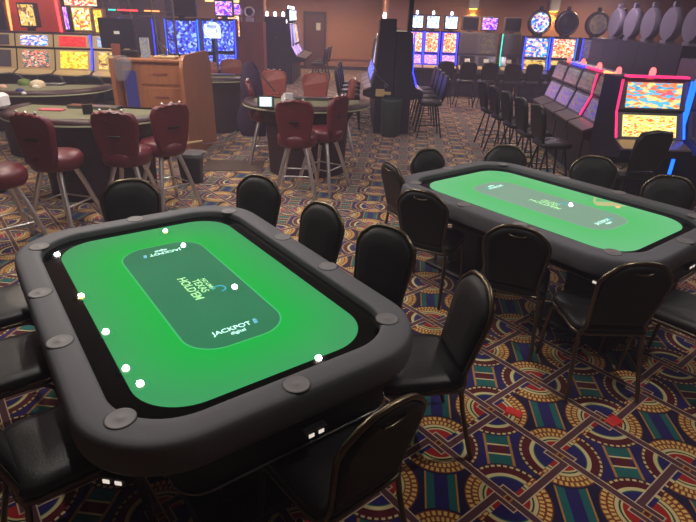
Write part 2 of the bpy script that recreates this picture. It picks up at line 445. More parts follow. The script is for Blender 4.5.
poker_table(T2, A2, 'poker table with glare-paled green display, behind and right of the nearest one', MT['felt2'],
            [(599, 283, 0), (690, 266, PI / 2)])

# ------------------------------------------------------------------ banquet chairs
def banquet_chair(label):
    t = thing('banquet_chair', label, 'chair', group='black banquet chairs around the poker tables')
    seat = [(x, y, z) for x, y, z in ()]
    sec = [(.19, .19, .435, .06), (.212, .212, .45, .07), (.215, .215, .47, .08), (.2, .2, .49, .08), (.15, .15, .502, .07), (.06, .06, .507, .03)]
    MB().loft([[(x, y, z) for x, y in rr(a, b, R, 5)] for a, b, z, R in sec], True, True, True).build('seat', MT['vinyl'], t)
    MB().tube([(x, y, .432) for x, y in rr(.208, .208, .07, 5)], .011, 8, True).build('seat_frame', MT['bronze'], t)
    # back outline in its own plane: (x, h)
    half = [(.155, .0), (.164, .1), (.178, .22), (.184, .28), (.183, .305), (.165, .345), (.115, .395), (.085, .412), (.05, .42)]
    out = [(-x, h) for x, h in half] + [(0, .424)] + [(x, h) for x, h in half[::-1]]
    def bk(x, h, off=0): return (x, -.2 - h * .22 + off, .49 + h * .97)
    def grow(p, g): cx, cy = 0, .21; return (p[0] * (1 + g / .19), cy + (p[1] - cy) * (1 + g / .21))
    rings = []
    for g, off in ((-.03, -.026), (-.006, -.02), (0, -.004), (-.006, .016), (-.035, .03), (-.09, .036)):
        rings.append([bk(*grow(p, g), off) for p in out])
    MB().loft(rings, True, True, True).build('backrest', MT['vinyl2'], t)
    path = [bk(*grow(p, .008)) for p in out]
    fr = MB().tube([(-.185, -.185, .40), (-.178, -.195, .45)] + path + [(.178, -.195, .45), (.185, -.185, .40)], .0125, 8)
    fr.build('back_frame', MT['bronze'], t)
    MB().tube([(.05 * math.cos(a), -.2 - .385 * .22 - .031, .49 + .97 * .385 + .012 * math.sin(a)) for a in [PI + k * PI / 6 for k in range(7)]], .005, 6).build('hand_grip', MT['bronze'], t)
    for sx in (-1, 1):
        MB().tube([(sx * .185, -.185, .40), (sx * .19, -.2, .3), (sx * .2, -.235, .15), (sx * .21, -.27, .012)], .0125, 8).build('leg', MT['bronze'], t)
        MB().tube([(sx * .19, .0, .425), (sx * .195, .12, .42), (sx * .2, .17, .38), (sx * .205, .19, .2), (sx * .21, .21, .012)], .0125, 8).build('leg', MT['bronze'], t)
    return t
def put_chair(i, px, py, head, label, z=.895, seatpx=False):
    P = at(px, py, .5 if seatpx else z)
    a = math.radians(head) - PI / 2
    off = rot_z(a) @ Vector((0, 0 if seatpx else -.292, 0))
    loc = (P.x - off.x, P.y - off.y, 0)
    if i == 0:
        ch0.location = loc; ch0.rotation_euler = (0, 0, a); ch0['label'] = label; return ch0
    return dup(ch0, loc, a, label)
ch0 = banquet_chair('x')
CH = [
    (128, 182, -66, 'black banquet chair at the nearest table far left end, before the red stools'),
    (260, 178, 243, 'black banquet chair beyond the far right corner of the nearest poker table'),
    (325, 206, 226, 'narrow looking black banquet chair right of the nearest table, between two others'),
    (389, 229, 234, 'tall black banquet chair between the two poker tables, beside the near table rail'),
    (482, 281, 190, 'black chair with glossy visible seat, pulled out beside the near table right corner'),
    (391, 409, 131, 'black banquet chair closest to the camera, its bronze edge slanting at bottom centre'),
    (644, 266, 92, 'black banquet chair back to camera at the near right side of the farther table'),
    (519, 229, 66, 'black banquet chair back to camera at the middle of the farther table near side'),
    (422, 193, 60, 'black banquet chair at the near left corner of the farther poker table'),
    (391, 165, 25, 'black banquet chair seen from the side at the left end of the farther poker table'),
    (427, 151, -58, 'small rounded black chair back above the far left end of the farther table'),
    (507, 147, -100, 'black banquet chair beyond the far side of the farther table, leftmost of three'),
    (596, 158, 250, 'black banquet chair beyond the far side of the farther table, middle of three'),
    (673, 178, 240, 'black banquet chair beyond the far side of the farther table, rightmost of three'),
]
for i, (px, py, h, lab) in enumerate(CH): put_chair(i, px, py, h, lab)
put_chair(1, 64, 433, 42, 'black banquet chair tucked under the near left corner of the nearest table', seatpx=True)
put_chair(1, 2, 358, 38, 'black banquet chair cut by the left picture edge, nearer of the two there', seatpx=True)
put_chair(1, -6, 302, 40, 'black banquet chair cut by the left picture edge, farther of the two there', seatpx=True)
put_chair(1, 690, 306, 128, 'black banquet chair cut by the right picture edge at the end of the farther table', seatpx=True)

# red tags lying on the carpet
for (px, py, rz_, lab) in ((614, 421, .5, 'small red card lying on the carpet, right of the other'), (514, 412, -.6, 'small red card lying on the carpet, left of the other')):
    P = at(px, py, .002)
    o = MB().box(-.045, .045, -.03, .03, 0, .003, M=rot_z(rz_)).build('red_card', pbr('red_card_stock', (226, 52, 46), .6), loc=(P.x, P.y, .001))
    tag(o, lab, 'card', 'red cards on the carpet')

# ------------------------------------------------------------------ red casino stools
def red_stool(label, vin):
    t = thing('bar_stool', label, 'stool')
    MB().lathe([(.16, .6), (.215, .61), (.235, .64), (.24, .71), (.215, .75), (.1, .765), (.01, .765)], 20).build('seat', vin, t)
    out = []
    top = [(-.205, .95), (-.215, 1.03), (-.19, 1.1), (-.15, 1.125), (-.12, 1.118), (-.08, 1.14), (-.04, 1.132), (0, 1.148), (.04, 1.132), (.08, 1.14), (.12, 1.118), (.15, 1.125), (.19, 1.1), (.215, 1.03), (.205, .95)]
    out = [(-.15, .68), (-.185, .8)] + top + [(.185, .8), (.15, .68)]
    def bk(x, z, o): return (x, -.2 - (z - .7) * .1 + .9 * x * x + o, z)
    rings = []
    for g, o in ((.93, -.035), (1, -.02), (1, .015), (.93, .035)):
        rings.append([bk(x * g * 1.02, .95 + (z - .95) * (g) * 1.06, o) for x, z in out])
    MB().loft(rings, True, True, True).build('backrest', vin, t)
    MB().box(-.1, .1, -.175, -.1, .7, .8, .02).build('back_bracket', vin, t)
    MB().box(-.06, .06, -.262, -.235, .9, .918, .004).build('hand_slot', MT['blackm'], t)
    for x in (-.1, 0, .1):
        MB().lathe([(.014, 0), (.014, .012), (.004, .018)], 8, M=Matrix.Translation((x, -.245 + .9 * x * x, 1.148))).build('stud', MT['chrome'], t)
    MB().lathe([(.05, .54), (.06, .56), (.06, .605)], 12).build('swivel', MT['blackm'], t)
    for sx, sy in ((-1, -1), (1, -1), (1, 1), (-1, 1)):
        MB().tube([(sx * .1, sy * .1, .602), (sx * .15, sy * .15, .42), (sx * .245, sy * .245, .0)], .025, 8, r1=.022).build('leg', MT['chrome'], t)
    MB().tube([(x, y, .27) for x, y in rr(.178, .178, .03, 3)], .009, 6, True).build('foot_ring', MT['chrome'], t)
    return t
rs = red_stool('x', MT['redv']); ro = red_stool('x', MT['roset'])
def put_stool(src, first, px, py, z, head, label, group):
    P = at(px, py, z) if z is not None else Vector((px, py, 0))
    a = math.radians(head) - PI / 2
    off = rot_z(a) @ Vector((0, -.23 if z is not None else 0, 0))
    loc = (P.x - off.x, P.y - off.y, 0)
    if first:
        src.location = loc; src.rotation_euler = (0, 0, a); src['label'] = label; src['group'] = group; return src
    return dup(src, loc, a, label, group)
G1 = 'oxblood stools at the card tables'; G2 = 'rust coloured stools at the farther card tables'
put_stool(rs, 1, 25, 108, 1.19, 76, 'oxblood vinyl stool with chrome legs, second from left at the near card table', G1)
put_stool(rs, 0, 110, 106, 1.19, 92, 'oxblood vinyl stool standing upright in the middle of the near card table curve', G1)
put_stool(rs, 0, 170, 99, 1.19, 140, 'oxblood vinyl stool beside the small black bin, turned to the near card table', G1)
put_stool(rs, 0, -54, 118, 1.19, 50, 'oxblood vinyl stool cut by the left picture edge at the near card table', G1)
put_stool(rs, 0, 294, 96, 1.19, 88, 'oxblood vinyl stool in front of the card table with the small tablet', G1)
put_stool(rs, 0, 341, 92, 1.19, 152, 'oxblood vinyl stool at the right of the tablet table, turned towards it', G1)
put_stool(ro, 1, 274, 71, 1.13, -88, 'rust vinyl stool facing us behind the tablet table, left of two', G2)
put_stool(ro, 0, 316, 74, 1.13, -95, 'rust vinyl stool facing us behind the tablet table, right of two', G2)
put_stool(ro, 0, 231, 60, 1.13, -90, 'rust vinyl stool facing us behind the small dark table near blue machines', G2)
put_stool(ro, 0, 206, 62, 1.13, -80, 'rust vinyl stool just right of the tall oak cabinet edge', G2)
put_stool(ro, 0, 354, 80, 1.13, 185, 'rust vinyl stool beyond the oxblood one, before the striped chair backs', G2)
put_stool(rs, 0, 248, 80, 1.15, 8, 'oxblood stool seen from the side under a draped dark jacket', G1)

# ------------------------------------------------------------------ card tables
def card_table(label, loc, rz, R=1.0, top=.95):
    t = thing('card_table', label, 'card table', loc, rz, 'half round card tables')
    def D(r, n=24): return [(r * math.cos(PI + PI * k / n), r * .82 * math.sin(PI + PI * k / n)) for k in range(n + 1)] + [(r, .18), (-r, .18)]
    def lay(r, z): return [(x, y, z) for x, y in D(r)]
    MB().loft([lay(R - .13, top - .005), lay(R - .13, top)], True, True, False).build('felt_top', MT['feltg'], t)
    MB().loft([lay(R - .14, top - .01), lay(R - .14, top + .012), lay(R - .1, top + .02), lay(R - .02, top + .01), lay(R, top - .02), lay(R, top - .035), lay(R - .1, top - .05)], False, False, True).build('padded_rail', MT['darkrail'], t)
    MB().loft([lay(R - .02, top - .055), lay(R + .006, top - .05), lay(R + .006, top - .035), lay(R - .02, top - .03)], False, False, False).build('edge_band', MT['tabrail'], t)
    MB().loft([lay(R * .62, 0), lay(R * .62, .1), lay(R * .66, top - .25), lay(R * .8, top - .06)], True, True, False).build('body', MT['bodym'], t)
    MB().box(-.3, .3, .02, .16, top, top + .035, .005).build('chip_tray', MT['trim'], t)
    
    return t
card_table('near half round card table with pale edge band behind three oxblood stools', (-2.98, 6.1, 0), math.radians(-4), .95)
card_table('card table at upper left crowded with small items, behind the nearer one', (-4.55, 7.95, 0), math.radians(10), .95)
card_table('half round card table carrying a small tablet, behind two oxblood stools', (-.62, 7.3, 0), math.radians(4), .85)
card_table('small dark card table right of the oak cabinet, near the blue machines', (-2.45, 9.9, 0), math.radians(10), .62)
# things on them
def onz(px, py, z): return at(px, py, z)
P = onz(265, 107, .975)
t = thing('tablet', 'small lit tablet standing on the card table behind the oxblood stools', 'tablet', (P.x, P.y + .06, .951), .1)
Mt = Matrix.Rotation(-.35, 4, 'X')
MB().box(-.1, .1, -.012, .012, 0, .15, .008, M=Mt).build('case', MT['blackm'], t)
MB().box(-.075, .075, -.014, -.0125, .02, .13, M=Mt).build('lit_screen', ART[15], t)
MB().box(-.06, .06, .0, .09, 0, .012, .003).build('stand', MT['blackm'], t)
def small(name, px, py, z, mb, mat, label, cat, group=None, rz=0):
    P = onz(px, py, z); o = mb.build(name, mat, loc=(P.x, P.y, z)); o.rotation_euler = (0, 0, rz)
    return tag(o, label, cat, group)
small('card_shoe', 287, 103, .955, MB().prism([(-.08, 0), (.08, 0), (.08, .06), (-.02, .13), (-.08, .13)], -.05, .05), MT['white'], 'white card shoe on the tablet table behind the stool back', 'card shoe', rz=.5)
small('card_shoe', 88, 113, .955, MB().prism([(-.08, 0), (.08, 0), (.08, .06), (-.02, .1), (-.08, .1)], -.05, .05), MT['blackm'], 'dark card shoe on the near card table', 'card shoe', rz=.5)
small('pink_card', 52, 110, .955, MB().box(-.13, .13, -.05, .05, 0, .01), pbr('pink_placard', (214, 96, 110), .6), 'pink placard lying on the near card table', 'placard')
for k, (px, py, c, w, nm, lb) in enumerate(((38, 87, (216, 196, 168), .1, 'paper_plate', 'cream rounded tray standing at back of the crowded card table'), (25, 85, (96, 120, 44), .09, 'cloth', 'green bundle on the crowded card table'),
        (20, 92, (40, 44, 110), .05, 'chip_box', 'navy box on the crowded card table edge'), (36, 88, (224, 214, 200), .045, 'cup', 'small white cup on the crowded card table'),
        (3, 88, (214, 170, 150), .05, 'cup', 'pinkish cup at the left picture edge on the crowded table'), (24, 94, (226, 224, 232), .03, 'dice', 'white dice near the edge of the crowded table'))):
    small(nm, px, py, .951, MB().lathe([(w, 0), (w * 1.05, w * .4), (w * .8, w * .8), (w * .2, w)], 12), pbr('item_paint_%d' % k, c, .6), lb, nm.replace('_', ' '))
small('towel', -2, 108, .98, MB().box(-.1, .1, -.1, .1, 0, .16, .03), MT['white'], 'white folded towel at the left picture edge by the near card table', 'towel')

# jacket over the side-on stool
P = at(252, 80, 1.1)
jk = MB()
secs = []
for z, w, dp in ((1.36, .04, .03), (1.3, .1, .06), (1.05, .16, .085), (.8, .17, .1), (.6, .2, .1), (.42, .21, .09), (.3, .17, .06)):
    secs.append([(P.x + .02 * math.sin(z * 9) + w * math.cos(a * PI / 8) * (1 + .1 * math.sin(a * 2.2 + z * 6)), P.y - .1 + dp * math.sin(a * PI / 8), z) for a in range(16)])
jk.loft(secs, True, True, True)
tag(jk.build('jacket', pbr('dark_plum_cloth', (54, 30, 62), .85, bump=.5, bscale=12, vary=.25)), 'dark plum jacket draped over a stool between the small table and tablet table', 'jacket')
tag(MB().tube([tuple(P + Vector((.12, -.12, .14 - .0)) + Vector((k * .03, 0, -k * .035))) for k in range(9)], .012, 6).build('grab_stick', MT['trim']), 'slim grey stick poking right out of the plum jacket', 'stick')

# ------------------------------------------------------------------ oak cabinet
t = thing('dealer_cabinet', 'tall oak cabinet with two drawers and a round topped side slab, cluttered top', 'cabinet', (0, 0, 0))
cx0, cx1, cy = -3.3, -2.36, 7.75
MB().box(cx0 + .04, cx1, cy + .02, cy + .6, .0, 1.34, .004).build('body', MT['wood'], t)
MB().box(cx0 - .02, cx1, cy - .04, cy + .64, 1.34, 1.38, .008).build('top', MT['wood'], t)
for z0, z1 in ((1.04, 1.3), (.72, 1.0)):
    dr = MB().box(cx0 + .3, cx1 - .03, cy, cy + .03, z0, z1, .006).build('drawer', MT['wood'], t)
    MB().box(cx0 + .48, cx0 + .68, cy - .014, cy, (z0 + z1) / 2, (z0 + z1) / 2 + .03, .003).build('pull', MT['wood2'], dr)
prof = [(cy - .38, 0), (cy - .38, .9)]
prof = [(cy - .28, 0), (cy - .28, 1.25)] + [(cy - .28 + .2 - .2 * math.cos(a * PI / 12), 1.25 + .2 * math.sin(a * PI / 12)) for a in range(1, 7)] + [(cy + 1.0, 1.45), (cy + 1.12, 1.4), (cy + 1.2, 1.25), (cy + 1.25, 0)]
MB().prism(prof, cx1, cx1 + .05).build('side_slab', MT['wood'], t)
prof = [(cy - .16, 0), (cy - .16, 1.38), (cy + .7, 1.42), (cy + .7, 0)]
MB().prism(prof, cx0 - .05, cx0).build('side_slab', MT['wood'], t)
MB().box(cx0 + .08, cx0 + .24, cy - .03, cy + .0, .35, 1.22, .003).build('blue_panel', MT['bluebox'], t)
bw = MB()
bw.loft([[(cx0 + .06 + .7 * w * math.cos(a * PI / 6) * (1 + .15 * math.sin(a * 3 + z * 20)), cy - .1 + .06 * math.sin(a * PI / 6), z) for a in range(12)] for z, w in ((1.1, .1), (1.2, .2), (1.3, .24), (1.37, .22), (1.42, .15))], True, True, True)
tag(bw.build('plastic_wrap', MT['bag']), 'crumpled clear plastic wrap hanging over the left corner of the oak cabinet', 'wrap')
T = 1.382
def ontop(name, px, mb, mat, label, cat, y=cy + .2, rz=0):
    P = atY(px, 50, y); o = mb.build(name, mat, loc=(P.x, y, T)); o.rotation_euler = (0, 0, rz); return tag(o, label, cat)
ontop('picture_frame', 116, MB().box(-.06, .06, -.01, .01, 0, .17, .004), MT['wood2'], 'small brown standing frame at left on the oak cabinet', 'frame', rz=.2)
ontop('card_box', 130, MB().box(-.12, .12, -.06, .06, 0, .09, .01), MT['blackm'], 'black box lying in the middle of the oak cabinet top', 'box')
ontop('leaflet_box', 145, MB().box(-.05, .06, -.04, .04, 0, .26, .004), artwork('leaflet_print', [(170, 170, 200), (220, 190, 110), (150, 160, 210), (230, 220, 220)], .35, 5, seed=20), 'tall pale leaflet box with yellow stripe on the oak cabinet', 'box')
ontop('cash_tray', 165, MB().box(-.14, .16, -.1, .1, 0, .035, .01), MT['cream'], 'flat beige tray at the right of the oak cabinet top', 'tray')
ontop('desk_lamp', 163, MB().lathe([(.05, .035), (.05, .05), (.01, .055), (.008, .06)], 12).tube([(0, 0, .05), (-.06, 0, .22), (-.1, 0, .5), (-.1, 0, .75)], .008, 6).tube([(-.06, 0, .22), (.06, 0, .12), (.1, 0, .06)], .01, 6), MT['trim'], 'thin metal stand rising from the oak cabinet top', 'stand')
t = thing('monitor', 'large dark monitor with a white tag standing on the oak cabinet', 'monitor', (atY(119, 40, cy + .35).x, cy + .35, T))
MB().box(-.26, .24, -.02, .03, .1, .5, .01).build('panel', MT['off'], t)
MB().box(-.05, .03, -.024, -.0205, .29, .33).build('tag', MT['paper'], t)
MB().box(-.04, .04, -.0, .03, 0, .12).box(-.12, .12, -.07, .08, 0, .012).build('foot', MT['blackm'], t)
# pale rods on the floor beside the cabinet, bin and floor mat
for k, (a, b, lb) in enumerate((((170, 146), (202, 141), 'upper'), ((178, 158), (206, 152), 'lower'))):
    pa, pb = at(*a, .3 - .14 * k), at(*b, .3 - .14 * k)
    tag(MB().tube([tuple(pa), tuple(pb)], .018, 8).build('foot_bar', MT['cream']), 'pale foot bar low beside the oak cabinet, %s of the two' % lb, 'bar', 'pale foot bars')
P = at(190, 184, 0)
t = thing('waste_bin', 'small black bin with crumpled clear liner beside the oxblood stool', 'bin', (P.x, P.y + .12, 0))
MB().loft([[(x, y, z) for x, y in rr(a, a * .8, .04, 4)] for a, z in ((.12, 0), (.15, .36), (.155, .37))], True, True, True).build('body', MT['blackm'], t)
MB().loft([[(x * (1 + .08 * math.sin(i * 2.1)), y * (1 + .08 * math.sin(i * 1.7)), z) for i, (x, y) in enumerate(rr(a, a * .8, .04, 4))] for a, z in ((.16, .33), (.168, .37), (.15, .39), (.1, .375))], False, True, True).build('liner', MT['bag'], t)
a_, b_ = at(212, 168, 0), at(258, 160, 0)
tag(MB().box(-.42, .42, -.28, .28, 0, .012, .004, M=Matrix.Translation((at(234, 166, 0).x, at(234, 166, 0).y, 0)) @ rot_z(.1)).build('floor_mat', MT['mat']), 'plain brown mat on the carpet between the bin and the tablet table', 'mat')
P = at(212, 148, 0)
tag(MB().tube([tuple(at(178, 128, .5)), tuple(at(190, 138, .3)), tuple(at(205, 144, .12)), tuple(at(222, 141, .02)), tuple(at(238, 130, .02)), tuple(at(246, 120, .3))], .008, 6).build('cable', MT['chrome']), 'pale cable looping over the carpet from the oak cabinet to the chrome stool legs', 'cable')

# ------------------------------------------------------------------ slot machines
def slot(label, loc, rz, w=.6, h=1.5, d=.62, body='cabinet', up=0, low=1, strip=None, topper=None, tart=None, candle='whiteglow', trim=None, group='slot machines', card=False, deckm='deck', lift=0.0, zm=1.12, inset=.05):
    t = thing('slot_machine', label, 'slot machine', loc, rz, group)
    hw = w / 2; s = d / .62; H = h
    L_ = lift; zt = zm
    P = lambda y, z: (y * s, z)
    MB().box(-hw + .01, hw - .01, -.11 * s, .24 * s, 0, .62 + L_).build('base', MT['cabinet'] if body != 'maroonc' else MT[body], t)
    prof = [P(-.12, .62 + L_), P(-.36, .68 + L_), P(-.37, .76 + L_), P(-.2, .82 + L_), P(-.1, zt), P(-.12, zt + .02), P(-.06, H - .02), P(0, H), P(.25, H), P(.25, .62 + L_)]
    MB().prism(prof, -hw, hw).build('cabinet', MT[body], t)
    def panel(z0, z1, y0, y1, x0, x1, mat, name, out=.012, parent=None):
        y0 *= s; y1 *= s
        vs = []
        for x in (x0, x1):
            for (y, z) in ((y0, z0), (y1, z1)):
                vs += [(x, y + .01, z), (x, y - out, z)]
        f = [(1, 3, 7, 5), (0, 1, 5, 4), (2, 6, 7, 3), (0, 2, 3, 1), (4, 5, 7, 6), (0, 4, 6, 2)]
        return MB().add(vs, f).build(name, mat, parent or t)
    tw = hw - inset
    fr = MT[trim or 'grey']
    za, zb = .82 + L_, zt
    yl = lambda z: -.2 + .1 * (z - za) / (zb - za)
    yu = lambda z: -.12 + .06 * (z - zt - .02) / (H - .04 - zt)
    panel(za + .01, zb - .005, yl(za + .01), yl(zb - .005), -hw + .008, hw - .008, fr, 'lower_surround', .006)
    panel(zt + .03, H - .03, yu(zt + .03), yu(H - .03), -hw + .008, hw - .008, fr, 'upper_surround', .006)
    panel(za + .05, zb - .03, yl(za + .05), yl(zb - .03), -tw, tw, ART[low] if isinstance(low, int) else MT[low], 'lower_screen', .014)
    panel(zt + .05, H - .05, yu(zt + .05), yu(H - .05), -tw, tw, ART[up] if isinstance(up, int) else MT[up], 'upper_screen', .014)
    if card: panel(za + .12, za + .21, yl(za + .12), yl(za + .21), -.07, .07, MT['paper'], 'paper_notice', .018)
    dk = MB().add([(x, y * s, z + L_) for x, y, z in ((-hw + .02, -.37, .765), (hw - .02, -.37, .765), (hw - .02, -.21, .822), (-hw + .02, -.21, .822),
                   (-hw + .02, -.37, .782), (hw - .02, -.37, .782), (hw - .02, -.21, .84), (-hw + .02, -.21, .84))],
                  [(3, 2, 1, 0), (4, 5, 6, 7), (0, 1, 5, 4), (1, 2, 6, 5), (2, 3, 7, 6), (3, 0, 4, 7)]).build('button_deck', MT[deckm], t)
    if strip:
        for k, sx in enumerate((-1, 1)):
            m = strip[k]
            if m: MB().tube([(sx * (hw - .012), -.215 * s, .86 + L_), (sx * (hw - .012), -.115 * s, zt), (sx * (hw - .012), -.1 * s, H - .02)], .014, 6).build('light_strip', MT[m], t)
    if candle: MB().lathe([(.03, H), (.035, H + .05), (.025, H + .09), (.006, H + .1)], 10, c=(0, .02)).build('candle', MT[candle], t) if topper is None else None
    if topper == 'box':
        tp = MB().box(-hw + .03, hw - .03, -.04, .08, H + .03, H + .4, .02).box(-.06, .06, -.02, .06, H - .005, H + .04).build('topper', MT[body], t)
        MB().box(-hw + .06, hw - .06, -.05, -.0405, H + .07, H + .36).build('topper_screen', ART[tart] if isinstance(tart, int) else MT[tart], tp)
        if candle: MB().lathe([(.03, H + .4), (.035, H + .44), (.025, H + .48), (.006, H + .49)], 10, c=(0, .02)).build('candle', MT[candle], t)
    if topper == 'wheel':
        Mw = Matrix.Translation((0, .03, H + .33)) @ Matrix.Rotation(PI / 2, 4, 'X')
        tp = MB().lathe([(.27, -.07), (.3, -.04), (.3, .05), (.27, .07), (.1, .075)], 28, M=Mw).box(-.1, .1, -.06, .12, H - .005, H + .06).box(-.04, .04, -.02, .08, H + .62, H + .72, .01).build('topper', MT['disc' if group == GF else body], t)
        MB().lathe([(.23, .076), (.23, .084), (.02, .086)], 28, M=Mw).build('topper_screen', ART[tart] if isinstance(tart, int) else MT[tart], tp)
        MB().tube([(.26 * math.cos(k * PI / 14), .03 - .078, H + .33 + .26 * math.sin(k * PI / 14)) for k in range(28)], .012, 6, True).build('topper_ring', MT['trim'], tp)
    return t
GA, GB, GC, GD, GE, GF = ('cream fronted slot machines at left', 'slot machines along the back wall', 'slot machines of the centre island', 'grey slot machines of the right island', 'slot machines of the far left island', 'wheel topped machines seen from behind')
# left row: pixel x of each centre, all standing near y = 9.2
for (px, up, low, lb, st) in ((-2, 'offg', 'offg', 'cream slot machine with blank grey screens at the left picture edge', None), (36, 0, 3, 'cream slot machine with blue and white upper art and red lettered reels', None),
                          (74, 1, 2, 'cream slot machine with solid red upper art over bright yellow reels', (None, 'bluetube')), (112, 14, 4, 'cream slot machine half hidden by the oak cabinet', None)):
    P = atY(px, 50, 9.2)
    slot(lb, (P.x, 9.3, 0), 0, w=.62, h=1.62, body='cabinet', up=up, low=low, trim='cream', strip=st, candle=None, group=GA, deckm='cream', lift=.22, zm=1.37, inset=.09)
# tall machines right behind that row
def tallbox(px0, px1, y, z0, z1, art, label, frame='cabinet', leg=True):
    a, b = atY(px0, 20, y).x, atY(px1, 20, y).x
    t = thing('overhead_display', label, 'display', ((a + b) / 2, y, 0), 0, 'lit signs above the left machines')
    w = (b - a) / 2
    MB().box(-w, w, 0, .12, z0, z1, .01).build('case', MT[frame], t)
    MB().box(-w + .03, w - .03, -.012, 0, z0 + .03, z1 - .03).build('lit_panel', ART[art] if isinstance(art, int) else MT[art], t)
    MB().box(-.06, .06, .03, .09, 0, z0 + .01).box(-.2, .2, -.1, .22, 0, .02).build('post', MT['blackm'], t)
    return t
Y2 = 10.0
tallbox(9, 60, Y2 + .25, 1.55, 2.5, 'redwall', 'large plain brick red sign board behind the cream machines', 'redwall')
for (px, lb) in ((9, 'left'), (59, 'right')):
    a, b = atY(px - 4 + (0 if px < 20 else -2), -12, Y2), atY(px + 3, 34, Y2)
    tag(MB().tube([tuple(a), tuple(b)], .022, 8).tube([(b.x, Y2, b.z), (b.x, Y2, 0)], .015, 6).build('neon_tube', MT['orangetube' if px < 20 else 'redtube']), 'glowing tube on the %s edge of the brick red sign board' % lb, 'neon tube', 'neon tubes of the red board')
tallbox(19, 37, Y2 - .1, 1.66, 2.05, 4, 'narrow gold and cream lit display left of the red board')
tallbox(72, 92, Y2 - .1, 1.62, 2.02, 5, 'bright yellow and white lit display in front of a dark background', 'cream')
tallbox(63, 70, Y2 - .12, 1.62, 2.03, 6, 'slim violet and white lit column between red board and yellow display')
tallbox(93, 104, Y2 - .3, 1.6, 2.0, 2, 'gold and green lit display next to the yellow one', 'wood')
tallbox(-8, 6, Y2 - .1, 1.5, 2.05, 'off', 'dark display cut by the left picture edge')
tallbox(66, 101, Y2 + .5, 2.0, 2.4, 7, 'upper pink and orange lit display at the top picture edge', 'cabinet')
# dark machines with blue strips behind the oak cabinet
for k, (px, y, lb) in enumerate(((140, 12.0, 'dark slot machine behind the big monitor, blue glints'), (184, 12.0, 'dark slot machine with curved bright blue side lights above the oak cabinet'),
                      (204, 13.0, 'dark slot machine lit deep blue, right of the curved blue lights'), (226, 13.4, 'dark slot machine glowing deep blue behind the rust stools'))):
    P = atY(px, 40, y)
    slot(lb, (P.x, y, 0), 0, w=.7 if k < 2 else .5, h=1.86, up=16 if k > 0 else 'off', low=16 if k > 0 else 'off', strip=('cyantube', 'cyantube') if k in (1, 2) else ('bluetube', 'bluetube'), group='dark blue lit slot machines', candle=None,
         topper='box' if k != 2 else None, tart='off' if k < 2 else 6, body='cabinet', trim='cabinet')
P = atY(206, 30, 12.0)
t = thing('arched_sign', 'small arched white sign with colourful top, above the blue glow', 'sign', (P.x + .15, 12.2, 0))
hh = [(-.17, 1.5), (.17, 1.5), (.17, 1.68)] + [(.17 * math.cos(k * PI / 10), 1.68 + .13 * math.sin(k * PI / 10)) for k in range(1, 10)] + [(-.17, 1.68)]
MB().prism(hh, -.3, -.26, axis='y').build('panel', ART[13], t)
MB().box(-.03, .03, -.28, -.24, 0, 1.48).box(-.15, .15, -.38, -.1, 0, .02).build('post', MT['blackm'], t)
MB().box(-.1, .1, -.312, -.3, 1.69, 1.75).build('emblem', ART[14], t)
t = thing('partition_screen', 'dark tinted partition with thin frames behind the monitor', 'partition', (0, 0, 0))
pa, pb = atY(107, 10, 10.0), atY(173, 10, 10.0)
g = newmat('smoked_glass'); g[1].inputs['Base Color'].default_value = (.08, .06, .12, 1); g[1].inputs['Roughness'].default_value = .1; g[1].inputs['Alpha'].default_value = .3
MB().box(pa.x, pb.x, 9.99, 10.0, .9, 2.6).build('glass', g[0], t)
for x in (pa.x, (pa.x * .65 + pb.x * .35), (pa.x * .3 + pb.x * .7), pb.x):
    MB().box(x - .012, x + .012, 9.96, 10.02, 0, 2.62).build('upright', MT['trim'], t)
MB().box(pa.x, pb.x, 9.97, 10.02, 1.96, 1.975).build('rail', MT['trim'], t)
for (a, b, mt) in ((107, 114, 'tealtube'), (116, 136, 'redtube'), (143, 158, 'orangetube')):
    qa, qb = atY(a, 10.5, 9.9), atY(b, 10.5, 9.9)
    MB().tube([(qa.x, 9.96, 1.98), (qb.x, 9.96, 1.98)], .012, 6).build('light_bar', MT[mt], t)
# lit items between
for (px, y, z0, z1, w, art, lb) in ((229, 15, 1.5, 2.0, .3, 7, 'orange and pink lit display left of the reddish wood back'),):
    P = atY(px, 25, y)
    t = thing('overhead_display', lb, 'display', (P.x, y, 0), 0)
    MB().box(-w, w, 0, .1, z0 - .1, z1 - .05, .01).build('case', MT['cabinet'], t)
    MB().box(-w + .03, w - .03, -.01, 0, z0 - .07, z1 - .08).build('lit_panel', ART[art], t)
    MB().box(-w, w, -.02, .1, z1 - .05, z1 + .2, .03).build('header', ART[6], t)
    MB().box(-.2, .2, 0, .1, 0, z0 - .1).build('post', MT['cabinet'], t)
P = atY(251, 40, 15.5)
t = thing('machine_back', 'reddish wood machine back panel beside the wall pier', 'slot machine back', (P.x, 15.5, 0))
MB().box(-.42, .34, 0, .5, 0, 1.78, .01).build('body', MT['wood2'], t)
MB().box(-.42, -.2, -.02, 0, .9, 1.3, .005).build('hatch', MT['roset'], t)
for dx, nm in ((-.33, 'left'), (.0, 'right')):
    Mw = Matrix.Translation((P.x + dx - .05, 15.7, 2.02)) @ Matrix.Rotation(PI / 2, 4, 'X')
    o = MB().lathe([(.13, -.02), (.15, 0), (.13, .02), (.09, .02), (.09, -.02)], 20, M=Mw).box(P.x + dx - .15, P.x + dx + .05, 15.66, 15.76, 1.782, 1.88).build('ring_topper', MT['chrome'])
    tag(o, 'silver ring topper on the reddish wood machine back, %s of two' % nm, 'topper', 'ring toppers')
t = thing('wall_sign', 'yellow framed blue sign cut by the top edge, left of the wall pier', 'sign', (atY(222, 0, 14.5).x, 14.5, 0))
MB().box(-.42, .42, -.02, .03, 2.22, 2.62, .005).build('frame', glow('yellow_sign_frame', (250, 214, 140), 1.2), t)
